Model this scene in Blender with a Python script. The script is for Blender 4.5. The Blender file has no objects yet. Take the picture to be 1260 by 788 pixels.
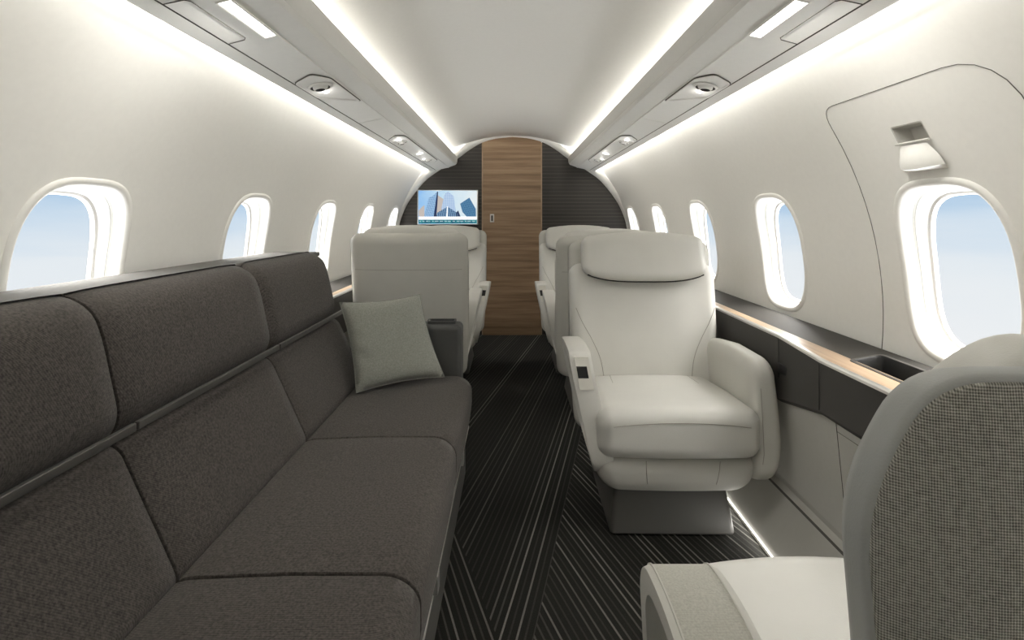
import bpy, bmesh, math, random
from mathutils import Vector, Matrix
random.seed(7)
SC = bpy.context.scene
COL = SC.collection
PI = math.pi
R = math.radians

# ------------------------------------------------------------------ materials
def new_mat(name):
    m = bpy.data.materials.new(name); m.use_nodes = True
    nt = m.node_tree
    return m, nt, nt.nodes['Principled BSDF']
def N(nt, t, **kw):
    n = nt.nodes.new(t)
    for k, v in kw.items():
        setattr(n, k, v)
    return n
def math_n(nt, op, a, b=None, c=None):
    n = N(nt, 'ShaderNodeMath', operation=op)
    for i, v in enumerate((a, b, c)):
        if v is None: continue
        if isinstance(v, (int, float)): n.inputs[i].default_value = v
        else: nt.links.new(v, n.inputs[i])
    return n.outputs[0]
def ramp(nt, fac, stops):
    r = N(nt, 'ShaderNodeValToRGB')
    els = r.color_ramp.elements
    while len(els) < len(stops): els.new(0.5)
    for e, (p, c) in zip(els, stops):
        e.position = p; e.color = (*c, 1)
    nt.links.new(fac, r.inputs[0])
    return r.outputs[0]
def bump(nt, b, height, strength, dist=0.001):
    n = N(nt, 'ShaderNodeBump'); n.inputs['Strength'].default_value = strength
    n.inputs['Distance'].default_value = dist
    nt.links.new(height, n.inputs['Height']); nt.links.new(n.outputs[0], b.inputs['Normal'])
def coords(nt, kind='Object'):
    return N(nt, 'ShaderNodeTexCoord').outputs[kind]

def plain(name, col, rough=0.5, metal=0.0, spec=0.5, noise=0.0, nscale=60, coat=0.0, k=0.012):
    m, nt, b = new_mat(name)
    b.inputs['Roughness'].default_value = rough
    b.inputs['Metallic'].default_value = metal
    b.inputs['Specular IOR Level'].default_value = spec
    b.inputs['Coat Weight'].default_value = coat
    t = N(nt, 'ShaderNodeTexNoise'); t.inputs['Scale'].default_value = nscale; t.inputs['Detail'].default_value = 4
    nt.links.new(coords(nt), t.inputs['Vector'])
    c = ramp(nt, t.outputs['Fac'], [(0.3, tuple(x*(1-k) for x in col)), (0.7, tuple(min(1, x*(1+k)) for x in col))])
    nt.links.new(c, b.inputs['Base Color'])
    if noise: bump(nt, b, t.outputs['Fac'], noise, 0.002)
    return m

def leather(name, col, rough=0.42):
    m, nt, b = new_mat(name)
    b.inputs['Roughness'].default_value = rough
    b.inputs['Specular IOR Level'].default_value = 0.45
    co = coords(nt)
    v = N(nt, 'ShaderNodeTexVoronoi'); v.inputs['Scale'].default_value = 420
    nt.links.new(co, v.inputs['Vector'])
    t = N(nt, 'ShaderNodeTexNoise'); t.inputs['Scale'].default_value = 9; t.inputs['Detail'].default_value = 3
    nt.links.new(co, t.inputs['Vector'])
    c = ramp(nt, t.outputs['Fac'], [(0.3, tuple(x*0.96 for x in col)), (0.7, col)])
    nt.links.new(c, b.inputs['Base Color'])
    h = math_n(nt, 'ADD', math_n(nt, 'MULTIPLY', v.outputs['Distance'], 0.12), math_n(nt, 'MULTIPLY', t.outputs['Fac'], 0.8))
    bump(nt, b, h, 0.25, 0.004)
    return m

def weave(name, dark, light, period, rough=0.9, bump_s=0.6, mixpow=1.0, sheen=0.3, vary=0.25):
    """two crossing yarns at the given period in metres, in object space"""
    m, nt, b = new_mat(name)
    b.inputs['Roughness'].default_value = rough
    b.inputs['Specular IOR Level'].default_value = 0.15
    b.inputs['Sheen Weight'].default_value = sheen
    co = coords(nt)
    sep = N(nt, 'ShaderNodeSeparateXYZ'); nt.links.new(co, sep.inputs[0])
    k = 2*PI/period
    x, y, z = sep.outputs
    w = N(nt, 'ShaderNodeTexNoise'); w.inputs['Scale'].default_value = 0.12/period; w.inputs['Detail'].default_value = 3
    nt.links.new(co, w.inputs['Vector'])
    wob = math_n(nt, 'MULTIPLY', w.outputs['Fac'], 2.5)
    a = math_n(nt, 'ADD', math_n(nt, 'MULTIPLY', math_n(nt, 'ADD', x, z), k), wob)
    c2 = math_n(nt, 'ADD', math_n(nt, 'MULTIPLY', math_n(nt, 'ADD', y, math_n(nt, 'SUBTRACT', z, x)), k), wob)
    s = math_n(nt, 'MULTIPLY', math_n(nt, 'SINE', a), math_n(nt, 'SINE', c2))
    s = math_n(nt, 'MULTIPLY_ADD', s, 0.5, 0.5)
    f = N(nt, 'ShaderNodeTexNoise'); f.inputs['Scale'].default_value = 0.9/period; f.inputs['Detail'].default_value = 2
    nt.links.new(co, f.inputs['Vector'])
    fac = math_n(nt, 'ADD', math_n(nt, 'MULTIPLY', s, 1-vary), math_n(nt, 'MULTIPLY', f.outputs['Fac'], vary))
    fac = math_n(nt, 'POWER', fac, mixpow)
    c = ramp(nt, fac, [(0.15, dark), (0.85, light)])
    nt.links.new(c, b.inputs['Base Color'])
    bump(nt, b, fac, bump_s, 0.0015)
    return m

M = {}
M['lining'] = plain('cabin lining', (0.82, 0.81, 0.775), 0.55, spec=0.3)
M['psu'] = plain('overhead panel plastic', (0.83, 0.82, 0.785), 0.45, spec=0.3)
M['seam'] = plain('seam shadow gap', (0.12, 0.115, 0.105), 0.8, spec=0.1)
M['reveal'] = plain('window reveal', (0.92, 0.91, 0.89), 0.4, spec=0.3)
M['leather'] = leather('ivory leather', (0.63, 0.62, 0.585))
M['leather_shell'] = leather('pale grey leather', (0.56, 0.55, 0.51), 0.5)
M['leather_grey'] = leather('mid grey leather', (0.33, 0.335, 0.32), 0.5)
M['gloss'] = plain('polished ivory plastic', (0.72, 0.70, 0.64), 0.22, coat=0.3)
M['seam_l'] = plain('stitched seam', (0.30, 0.285, 0.25), 0.8)
M['groove'] = plain('dark groove', (0.03, 0.03, 0.028), 0.8, spec=0.1)
M['black'] = plain('black plastic', (0.012, 0.012, 0.012), 0.4)
M['dark'] = plain('dark grey panel', (0.048, 0.045, 0.041), 0.6, spec=.3)
M['darkleather'] = leather('charcoal leather', (0.060, 0.060, 0.058), 0.45)
M['ped'] = plain('seat pedestal grey', (0.085, 0.082, 0.076), 0.45)
M['band'] = plain('bronze grey metal', (0.085, 0.081, 0.075), 0.42, metal=0.3)
M['metal'] = plain('brushed aluminium', (0.75, 0.74, 0.72), 0.28, metal=0.9)
M['lower'] = plain('grey lower panel', (0.56, 0.55, 0.515), 0.5)
M['lower2'] = plain('grey kick panel', (0.50, 0.49, 0.455), 0.5)
M['sofa'] = weave('charcoal sofa fabric', (0.005, 0.0046, 0.0042), (0.125, 0.110, 0.100), 0.0044, bump_s=0.6, sheen=0.12, vary=0.76)
M['tweed'] = weave('grey tweed', (0.07, 0.067, 0.057), (0.50, 0.485, 0.43), 0.0050, bump_s=1.0, sheen=0.05, vary=0.36)
M['armcloth'] = weave('pale grey fine cloth', (0.36, 0.355, 0.315), (0.56, 0.55, 0.50), 0.0026, bump_s=0.4, sheen=0.1, vary=0.8)
M['pillow'] = weave('sage grey cloth', (0.16, 0.165, 0.145), (0.40, 0.405, 0.365), 0.0042, bump_s=0.6, sheen=0.1, vary=0.6)

def emit(name, col, s):
    m = bpy.data.materials.new(name); m.use_nodes = True; nt = m.node_tree
    nt.nodes.clear()
    e = N(nt, 'ShaderNodeEmission'); o = N(nt, 'ShaderNodeOutputMaterial')
    e.inputs[0].default_value = (*col, 1); e.inputs[1].default_value = s
    nt.links.new(e.outputs[0], o.inputs[0])
    return m
M['led'] = emit('warm white light strip', (1.0, 0.965, 0.88), 5)
M['lamp'] = emit('reading lamp lens', (1.0, 0.97, 0.92), 7)
M['spot'] = emit('small spot lens', (1.0, 0.97, 0.93), 6)

def wood(name, across='X', base=((0.155, 0.093, 0.050), (0.30, 0.195, 0.115), (0.43, 0.30, 0.19)), rough=0.35, k=1.0):
    m, nt, b = new_mat(name)
    b.inputs['Roughness'].default_value = rough
    mp = N(nt, 'ShaderNodeMapping')
    mp.inputs['Scale'].default_value = (0.6, 1, 13*k) if across == 'X' else (40, 1.2, 6)
    nt.links.new(coords(nt), mp.inputs[0])
    t = N(nt, 'ShaderNodeTexNoise'); t.inputs['Scale'].default_value = 1.6; t.inputs['Detail'].default_value = 5
    t.inputs['Roughness'].default_value = 0.6
    nt.links.new(mp.outputs[0], t.inputs['Vector'])
    c = ramp(nt, t.outputs['Fac'], [(0.30, base[0]), (0.5, base[1]), (0.70, base[2])])
    nt.links.new(c, b.inputs['Base Color'])
    return m
M['wood'] = wood('walnut veneer')
M['wood_strip'] = wood('ledge veneer', 'Y', ((0.30, 0.20, 0.125), (0.42, 0.30, 0.20), (0.50, 0.37, 0.26)), 0.3)

def bulk_mat():
    m, nt, b = new_mat('dark ribbed veneer')
    b.inputs['Roughness'].default_value = 0.5
    co = coords(nt)
    mp = N(nt, 'ShaderNodeMapping'); mp.inputs['Scale'].default_value = (0.9, 1, 40)
    nt.links.new(co, mp.inputs[0])
    t = N(nt, 'ShaderNodeTexNoise'); t.inputs['Scale'].default_value = 1.5; t.inputs['Detail'].default_value = 4
    nt.links.new(mp.outputs[0], t.inputs['Vector'])
    sep = N(nt, 'ShaderNodeSeparateXYZ'); nt.links.new(co, sep.inputs[0])
    s = math_n(nt, 'FRACT', math_n(nt, 'MULTIPLY', sep.outputs[2], 1/0.033))
    line = math_n(nt, 'MULTIPLY', math_n(nt, 'LESS_THAN', s, 0.16), 0.40)
    fac = math_n(nt, 'ADD', math_n(nt, 'MULTIPLY', t.outputs['Fac'], 0.55), line)
    c = ramp(nt, fac, [(0.1, (0.016, 0.014, 0.012)), (0.4, (0.034, 0.029, 0.024)), (1.0, (0.13, 0.118, 0.102))])
    nt.links.new(c, b.inputs['Base Color'])
    return m
M['bulk'] = bulk_mat()

def carpet_mat():
    m, nt, b = new_mat('dark carpet with fine slanting lines')
    b.inputs['Roughness'].default_value = 0.95; b.inputs['Specular IOR Level'].default_value = 0.1
    co = coords(nt)
    sep = N(nt, 'ShaderNodeSeparateXYZ'); nt.links.new(co, sep.inputs[0])
    X, Y = sep.outputs[0], sep.outputs[1]
    t1, t2 = math.tan(R(13)), math.tan(R(19))
    def lines(u, seed, p):
        n = math_n(nt, 'MULTIPLY', math_n(nt, 'ADD', u, seed), 1/p)
        cell = math_n(nt, 'FLOOR', n); fr = math_n(nt, 'FRACT', n)
        wn = N(nt, 'ShaderNodeTexWhiteNoise', noise_dimensions='1D'); nt.links.new(cell, wn.inputs['W'])
        msk = math_n(nt, 'MULTIPLY', math_n(nt, 'GREATER_THAN', fr, 0.37), math_n(nt, 'LESS_THAN', fr, 0.63))
        v = math_n(nt, 'POWER', wn.outputs['Value'], 5.0)
        v = math_n(nt, 'MULTIPLY_ADD', v, 0.90, 0.10)
        return math_n(nt, 'MULTIPLY', msk, v)
    uA = math_n(nt, 'MULTIPLY', math_n(nt, 'SUBTRACT', X, math_n(nt, 'MULTIPLY', Y, t1)), math.cos(R(13)))
    uB = math_n(nt, 'MULTIPLY', math_n(nt, 'ADD', X, math_n(nt, 'MULTIPLY', Y, t2)), math.cos(R(19)))
    LA = lines(uA, 10.0, 0.021); LB = lines(uB, 20.0, 0.021)
    b1 = math_n(nt, 'LESS_THAN', X, math_n(nt, 'MULTIPLY_ADD', Y, 0.232, 0.208-1.988*0.232))
    b2 = math_n(nt, 'GREATER_THAN', X, math_n(nt, 'MULTIPLY_ADD', Y, -0.345, -0.166+1.688*0.345))
    zone = math_n(nt, 'MULTIPLY', b1, b2)
    L = math_n(nt, 'ADD', math_n(nt, 'MULTIPLY', LA, zone), math_n(nt, 'MULTIPLY', LB, math_n(nt, 'SUBTRACT', 1.0, zone)))
    f = N(nt, 'ShaderNodeTexNoise'); f.inputs['Scale'].default_value = 260; f.inputs['Detail'].default_value = 2
    nt.links.new(co, f.inputs['Vector'])
    c1 = ramp(nt, L, [(0.0, (0.021, 0.0205, 0.0182)), (1.0, (0.215, 0.207, 0.188))])
    mx = N(nt, 'ShaderNodeMixRGB', blend_type='MULTIPLY'); mx.inputs[0].default_value = 0.5
    nt.links.new(c1, mx.inputs[1]); nt.links.new(ramp(nt, f.outputs['Fac'], [(0.2, (0.4, 0.4, 0.4)), (0.8, (1.3, 1.3, 1.3))]), mx.inputs[2])
    nt.links.new(mx.outputs[0], b.inputs['Base Color'])
    bump(nt, b, math_n(nt, 'ADD', f.outputs['Fac'], L), 0.5, 0.002)
    return m
M['carpet'] = carpet_mat()

def glass_mat():
    m = bpy.data.materials.new('clear window pane'); m.use_nodes = True; nt = m.node_tree
    nt.nodes.clear()
    tr = N(nt, 'ShaderNodeBsdfTransparent'); gl = N(nt, 'ShaderNodeBsdfGlossy'); gl.inputs['Roughness'].default_value = 0.02
    fr = N(nt, 'ShaderNodeFresnel'); fr.inputs[0].default_value = 1.04
    mx = N(nt, 'ShaderNodeMixShader'); o = N(nt, 'ShaderNodeOutputMaterial')
    tr.inputs[0].default_value = (0.97, 0.98, 0.985, 1)
    nt.links.new(fr.outputs[0], mx.inputs[0]); nt.links.new(tr.outputs[0], mx.inputs[1]); nt.links.new(gl.outputs[0], mx.inputs[2])
    nt.links.new(mx.outputs[0], o.inputs[0])
    return m
M['glass'] = glass_mat()

# ------------------------------------------------------------------ helpers
def tag(o, label=None, cat=None, group=None, kind=None):
    if label: o['label'] = label
    if cat: o['category'] = cat
    if group: o['group'] = group
    if kind: o['kind'] = kind
    return o
def empty(name, loc=(0, 0, 0), rz=0.0):
    o = bpy.data.objects.new(name, None); COL.objects.link(o)
    o.location = loc; o.rotation_euler = (0, 0, rz); o.empty_display_size = 0.1
    return o
def link(name, bm, mats, parent=None, smooth=True, sharp=40):
    bmesh.ops.remove_doubles(bm, verts=bm.verts, dist=1e-5)
    bmesh.ops.recalc_face_normals(bm, faces=bm.faces)
    me = bpy.data.meshes.new(name)
    bm.to_mesh(me); bm.free()
    if not isinstance(mats, (list, tuple)): mats = [mats]
    for m in mats: me.materials.append(M[m])
    if smooth:
        for p in me.polygons: p.use_smooth = True
        me.set_sharp_from_angle(angle=R(sharp))
    o = bpy.data.objects.new(name, me); COL.objects.link(o)
    if parent is not None: o.parent = parent
    return o
def copy_tree(o, parent=None):
    c = o.copy(); COL.objects.link(c)
    if parent is not None: c.parent = parent
    for ch in list(o.children): copy_tree(ch, c)
    return c

def axis_samples(h, r, seg, n):
    """sample positions on -h..h: rounded corners of radius r, n cells between"""
    out = []
    for i in range(seg+1):
        a = (PI/4)*(1-i/seg)
        out.append(-h + r - r*math.tan(a))
    inner = h-r
    for i in range(1, n):
        out.append(-inner + 2*inner*i/n)
    for i in range(seg+1):
        a = (PI/4)*(i/seg)
        out.append(h - r + r*math.tan(a))
    return out
def rbox(bm, half, rad, cells=(6, 6, 6), seg=4, fn=None, mat=0):
    """rounded box; half sizes, per-axis radii, then fn(Vector)->Vector"""
    if isinstance(rad, (int, float)): rad = (rad,)*3
    rad = tuple(min(rad[i], half[i]*0.999) for i in range(3))
    ax = [axis_samples(half[i], rad[i], seg, cells[i]) for i in range(3)]
    def pt(p):
        q = [max(-(half[i]-rad[i]), min(half[i]-rad[i], p[i])) for i in range(3)]
        d = [(p[i]-q[i])/rad[i] for i in range(3)]
        l = math.sqrt(sum(v*v for v in d)) or 1.0
        # only round as far as the unit ball
        v = Vector([q[i] + rad[i]*d[i]/l for i in range(3)])
        return fn(v) if fn else v
    newf = []
    for a in range(3):
        b, c = (a+1) % 3, (a+2) % 3
        for s in (-1, 1):
            grid = []
            for u in ax[b]:
                row = []
                for v in ax[c]:
                    p = [0, 0, 0]; p[a] = s*half[a]; p[b] = u; p[c] = v
                    row.append(bm.verts.new(pt(p)))
                grid.append(row)
            for i in range(len(grid)-1):
                for j in range(len(grid[0])-1):
                    f = bm.faces.new((grid[i][j], grid[i+1][j], grid[i+1][j+1], grid[i][j+1]))
                    f.material_index = mat; newf.append(f)
    return newf
def tube(bm, pts, r, n=6, closed=False, mat=0):
    pts = [Vector(p) for p in pts]
    pts = [p for i, p in enumerate(pts) if i == 0 or (p-pts[i-1]).length > 1e-6]
    rings = []
    up0 = None
    for i, p in enumerate(pts):
        if closed: d = pts[(i+1) % len(pts)] - pts[i-1]
        else: d = pts[min(i+1, len(pts)-1)] - pts[max(i-1, 0)]
        d.normalize()
        if up0 is None:
            up0 = Vector((0, 0, 1)) if abs(d.z) < 0.9 else Vector((1, 0, 0))
        s = d.cross(up0).normalized(); up0 = s.cross(d).normalized()
        rings.append([bm.verts.new(p + r*(math.cos(a)*s + math.sin(a)*up0)) for a in [2*PI*k/n for k in range(n)]])
    m = len(rings)
    for i in range(m if closed else m-1):
        A, B = rings[i], rings[(i+1) % m]
        for k in range(n):
            f = bm.faces.new((A[k], A[(k+1) % n], B[(k+1) % n], B[k])); f.material_index = mat
    if not closed:
        bm.faces.new(rings[0][::-1]).material_index = mat
        bm.faces.new(rings[-1]).material_index = mat
def extrude_profile(bm, prof, y0, y1, n=1, closed=True, mat=0, mats=None):
    """prof = list of (x,z) swept along Y"""
    rows = [[bm.verts.new((x, y0+(y1-y0)*i/n, z)) for x, z in prof] for i in range(n+1)]
    m = len(prof)
    for i in range(n):
        for k in range(m if closed else m-1):
            f = bm.faces.new((rows[i][k], rows[i][(k+1) % m], rows[i+1][(k+1) % m], rows[i+1][k]))
            f.material_index = mats[k] if mats else mat
    if closed:
        bm.faces.new(rows[0][::-1]).material_index = mat
        bm.faces.new(rows[-1]).material_index = mat
def prism(bm, poly, offset, mat=0):
    """solid from a 3D polygon moved by offset"""
    a = [bm.verts.new(p) for p in poly]; off = Vector(offset)
    b = [bm.verts.new(Vector(p)+off) for p in poly]
    fs = [bm.faces.new(a), bm.faces.new(b[::-1])]
    for i in range(len(a)):
        j = (i+1) % len(a)
        fs.append(bm.faces.new((a[i], b[i], b[j], a[j])))
    for f in fs: f.material_index = mat
    return fs
def round_poly(pts, r, seg=5):
    """2D polygon with rounded corners; r number or list"""
    out = []
    n = len(pts)
    for i in range(n):
        p0, p, p1 = Vector(pts[i-1]), Vector(pts[i]), Vector(pts[(i+1) % n])
        rr = r[i] if isinstance(r, (list, tuple)) else r
        a = (p0-p); b = (p1-p)
        t = min(rr, a.length*0.48, b.length*0.48)
        a = p + a.normalized()*t; b = p + b.normalized()*t
        for k in range(seg+1):
            u = k/seg
            out.append((1-u)**2*a + 2*u*(1-u)*p + u*u*b)
    return out
def smooth_path(pts, seg=6):
    """Catmull-Rom through points"""
    pts = [Vector(p) for p in pts]
    out = []
    for i in range(len(pts)-1):
        p0 = pts[max(i-1, 0)]; p1 = pts[i]; p2 = pts[i+1]; p3 = pts[min(i+2, len(pts)-1)]
        for k in range(seg):
            t = k/seg
            out.append(0.5*((2*p1) + (p2-p0)*t + (2*p0-5*p1+4*p2-p3)*t*t + (3*p1-p0-3*p2+p3)*t**3))
    out.append(pts[-1])
    return out

# ------------------------------------------------------------------ cabin shell
Y0, Y1 = -1.7, 4.74
WC, WR = 0.80, 1.075
def wallx(h):
    h = max(h, 0.46)                            # straight behind the lower side panels
    return math.sqrt(max(0.0, WR*WR-(h-WC)**2))
def ceil_h(x): return 1.838 - 0.43*x*x
WIN_Y = [1.228+0.8*k for k in range(-3, 5)]
WIN_H, WA, WB = 0.952, 0.155, 0.214
def sell(t, a, b, n=3.2):
    c, s = math.cos(t), math.sin(t)
    return (a*math.copysign(abs(c)**(2/n), c), b*math.copysign(abs(s)**(2/n), s))
H0, H1 = 0.56, 1.36
def wall(side, name):
    bm = bmesh.new()
    edge_hi, edge_lo, edge_y = {Y0}, {Y0}, {H0, H1}
    def P(y, h): return bm.verts.new((side*wallx(h), y, h))
    for wy in WIN_Y:
        ths = [2*PI*i/72 for i in range(72)]
        y0, y1 = wy-0.4, wy+0.4
        if wy == WIN_Y[-1]: y1 = Y1
        ring_in, ring_out = [], []
        for t in ths:
            a, b = sell(t, WA, WB)
            ring_in.append((wy+a, WIN_H+b))
            # outward to the rectangle
            dy, dh = a, b
            ks = []
            if dy > 1e-9: ks.append((y1-wy)/dy)
            if dy < -1e-9: ks.append((y0-wy)/dy)
            if dh > 1e-9: ks.append((H1-WIN_H)/dh)
            if dh < -1e-9: ks.append((H0-WIN_H)/dh)
            k = min(ks)
            ring_out.append([wy+dy*k, WIN_H+dh*k])
        for cy in (y0, y1):                     # snap the nearest point to each corner
            for ch in (H0, H1):
                j = min(range(72), key=lambda i: (ring_out[i][0]-cy)**2+(ring_out[i][1]-ch)**2)
                ring_out[j] = [cy, ch]
        if True:
            edge_hi.update(round(p[0], 6) for p in ring_out if abs(p[1]-H1) < 1e-6)
            edge_lo.update(round(p[0], 6) for p in ring_out if abs(p[1]-H0) < 1e-6)
            edge_y.update(round(p[1], 6) for p in ring_out if abs(p[0]-y0) < 1e-6)
        rows = []
        K = 8
        for k in range(K+1):
            u = k/K
            rows.append([P(ring_in[i][0]*(1-u)+ring_out[i][0]*u, ring_in[i][1]*(1-u)+ring_out[i][1]*u) for i in range(72)])
        for k in range(K):
            for i in range(72):
                j = (i+1) % 72
                bm.faces.new((rows[k][i], rows[k][j], rows[k+1][j], rows[k+1][i]))
    def strip(us, vs, flip):
        g = [[P(u, v) if not flip else P(v, u) for v in vs] for u in us]
        for i in range(len(us)-1):
            for j in range(len(vs)-1): bm.faces.new((g[i][j], g[i+1][j], g[i+1][j+1], g[i][j+1]))
    strip([Y0, WIN_Y[0]-0.4], sorted(edge_y), False)
    n = 14
    a0, a1 = math.asin((H1-WC)/WR), math.asin((1.667-WC)/WR)
    strip(sorted(edge_hi), [H1]+[WC+WR*math.sin(a0+(a1-a0)*i/n) for i in range(1, n+1)], False)
    strip(sorted(edge_lo), [H0*i/8 for i in range(9)], False)
    bmesh.ops.remove_doubles(bm, verts=bm.verts, dist=2e-5)
    if side > 0:                                # opening of the handle recess
        for co, no in (((0, HR[0], 0), (0, 1, 0)), ((0, HR[1], 0), (0, 1, 0)), ((0, 0, HR[2]), (0, 0, 1)), ((0, 0, HR[3]), (0, 0, 1))):
            fs = [f for f in bm.faces if 1.05 < f.calc_center_median().y < 1.41 and 1.19 < f.calc_center_median().z < 1.42]
            es = {e for f in fs for e in f.edges}; vs = {v for f in fs for v in f.verts}
            bmesh.ops.bisect_plane(bm, geom=list(vs)+list(es)+fs, plane_co=co, plane_no=no, dist=1e-6)
        kill = [f for f in bm.faces if HR[0] < f.calc_center_median().y < HR[1] and HR[2] < f.calc_center_median().z < HR[3]]
        bmesh.ops.delete(bm, geom=kill, context='FACES')
    o = link(name, bm, 'lining', sharp=180)
    me = o.data
    nr = [Vector((-v.co.x, 0, -(v.co.z-WC))).normalized() for v in me.vertices]
    # faces must look inwards for the normals to agree
    p = me.polygons[0]
    if p.normal.dot(Vector((-p.center.x, 0, -(p.center.z-WC)))) < 0: me.flip_normals()
    me.normals_split_custom_set_from_vertices(nr)
    return tag(o, kind='structure')
HR = (1.185, 1.277, 1.274, 1.310)
wall(-1, 'wall_left'); wall(1, 'wall_right')

bm = bmesh.new()
xs = [-0.655+1.31*i/36 for i in range(37)]
a = [bm.verts.new((x, Y0, ceil_h(x))) for x in xs]; b = [bm.verts.new((x, Y1, ceil_h(x))) for x in xs]
for i in range(36): bm.faces.new((a[i], a[i+1], b[i+1], b[i]))
M['ceil'] = plain('ceiling lining', (.66, .65, .62), .55, spec=.3)
o = tag(link('ceiling', bm, 'ceil'), kind='structure')
md = o.modifiers.new('solid', 'SOLIDIFY'); md.thickness = 0.012; md.offset = 0

bm = bmesh.new(); rbox(bm, (0.98, (Y1-Y0)/2+.05, 0.01), 0.002, (1, 1, 1), 1, lambda v: v+Vector((0, (Y0+Y1)/2, -0.01)))
tag(link('floor', bm, 'carpet'), kind='structure')
bm = bmesh.new(); rbox(bm, (1.12, 0.02, 0.95), 0.005, (1, 1, 1), 1, lambda v: v+Vector((0, Y0-0.02, 0.93)))
tag(link('wall_back', bm, 'lining'), kind='structure')

# windows
for idx, (side, wy) in enumerate([(s, y) for s in (-1, 1) for y in WIN_Y]):
    X = wallx(WIN_H)
    w = tag(empty('window_%d' % (idx+1), (side*X, wy, WIN_H)), kind='structure')
    NT = 64
    def ring(a, b, d, follow):
        out = []
        for i in range(NT):
            y, z = sell(2*PI*i/NT, a, b)
            x = (wallx(WIN_H+z)-X)*follow + d
            out.append(Vector((side*x, y, z)))
        return out
    def loft(bm, rings, mats=None):
        vr = [[bm.verts.new(p) for p in r] for r in rings]
        for k in range(len(vr)-1):
            for i in range(NT):
                f = bm.faces.new((vr[k][i], vr[k][(i+1) % NT], vr[k+1][(i+1) % NT], vr[k+1][i]))
                if mats: f.material_index = mats[k]
    bm = bmesh.new()
    loft(bm, [ring(WA+.017, WB+.017, -.001, 1), ring(WA+.013, WB+.013, -.006, 1), ring(WA+.004, WB+.004, -.0065, 1), ring(WA-.003, WB-.003, -.002, 1), ring(WA-.003, WB-.003, .01, 1)])
    link('frame', bm, 'lining', w, sharp=60)
    bm = bmesh.new()
    loft(bm, [ring(WA-.002, WB-.002, .0, 1), ring(WA-.006, WB-.006, .026, .9), ring(WA-.0075, WB-.0075, .0275, .9), ring(WA-.0075, WB-.0075, .030, .9),
              ring(WA-.009, WB-.009, .031, .9), ring(WA-.014, WB-.014, .056, .7), ring(WA-.020, WB-.020, .058, .7), ring(WA-.022, WB-.022, .068, .7)], [0, 1, 1, 1, 0, 0, 0])
    o = link('reveal', bm, ['reveal', 'lower'], w, sharp=50)
    bm = bmesh.new()
    r = ring(WA-.021, WB-.021, .065, .7)
    c = [bm.verts.new(p) for p in r]; bm.faces.new(c)
    link('pane', bm, 'glass', w)

# bulkhead outline
OUT = [(0, 1.827), (.15, 1.812), (.28, 1.775), (.40, 1.706), (.52, 1.618), (.70, 1.503), (.82, 1.408), (.955, 1.235), (1.02, 1.10), (1.05, .99), (1.06, .85), (1.05, .6), (.99, .35), (.90, 0.0)]
path = smooth_path([(x, 0, z) for x, z in OUT], 6)
half = [(p.x, p.z) for p in path]
full = [(-x, z) for x, z in half[::-1]][:-1] + half
# portal ring
bm = bmesh.new()
ry0, ry1 = 4.60, 4.745
def grow(x, z, k): return (x*(1+k), 0.75+(z-0.75)*(1+k)) if z > 0.0 else (x*(1+k), z)
prof = [(0.05, 4.64), (0.025, 4.645), (0.008, 4.675), (0.0, 4.70), (0.0, 4.735)]
rows = [[bm.verts.new((grow(x, z, k)[0], y, max(0, grow(x, z, k)[1]))) for x, z in full] for k, y in prof]
for r in range(len(rows)-1):
    for i in range(len(full)-1):
        f = bm.faces.new((rows[r][i], rows[r][i+1], rows[r+1][i+1], rows[r+1][i]))
tag(link('trim_1', bm, 'lining', sharp=80), kind='structure')
# dark bulkhead panels left and right of the door
def bulk(side, name):
    bm = bmesh.new()
    xi = 0.286 if side < 0 else 0.270
    top = [(x, z) for x, z in half if x > xi]
    h = 1.776 if side < 0 else 1.785
    poly = [Vector((side*x*1.02, 4.72, z+0.012)) for x, z in [(xi/1.02, h)] + top] + [Vector((side*xi, 4.72, 0))]
    prism(bm, poly, (0, 0.025, 0))
    return link(name, bm, 'bulk', smooth=False)
wf = tag(empty('wall_front', (0, 4.72, 0)), kind='structure')
for s in (-1, 1):
    p = bulk(s, 'panel'); p.parent = wf; p.matrix_parent_inverse = Matrix.Translation((0, -4.72, 0))
# door
d = tag(empty('door_1', (-0.008, 4.72, 0)), kind='structure')
bm = bmesh.new()
top = [(x, z) for x, z in full if -0.272 < x < 0.272]
poly = [Vector((-0.272, 0, 0.0))] + [Vector((x, 0, z+0.014)) for x, z in [(-0.272, 1.778)]+top+[(0.272, 1.778)]] + [Vector((0.272, 0, 0.0))]
prism(bm, poly, (0, 0.025, 0)); link('slab', bm, 'wood', d, smooth=False)
for s in (-1, 1):
    bm = bmesh.new(); rbox(bm, (0.005, 0.008, 0.885), 0.002, (1, 1, 1), 1, lambda v: v+Vector((s*0.273, 0.004, 0.89)))
    link('edge_strip', bm, 'metal' if s > 9 else 'wood_strip', d)
bm = bmesh.new(); rbox(bm, (0.019, 0.004, 0.038), 0.003, (1, 1, 1), 2, lambda v: v+Vector((-0.183, -0.002, 1.078)))
rbox(bm, (0.009, 0.004, 0.026), 0.003, (1, 1, 1), 2, lambda v: v+Vector((-0.183, -0.006, 1.078)), mat=1)
link('handle', bm, ['metal', 'band'], d)

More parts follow.
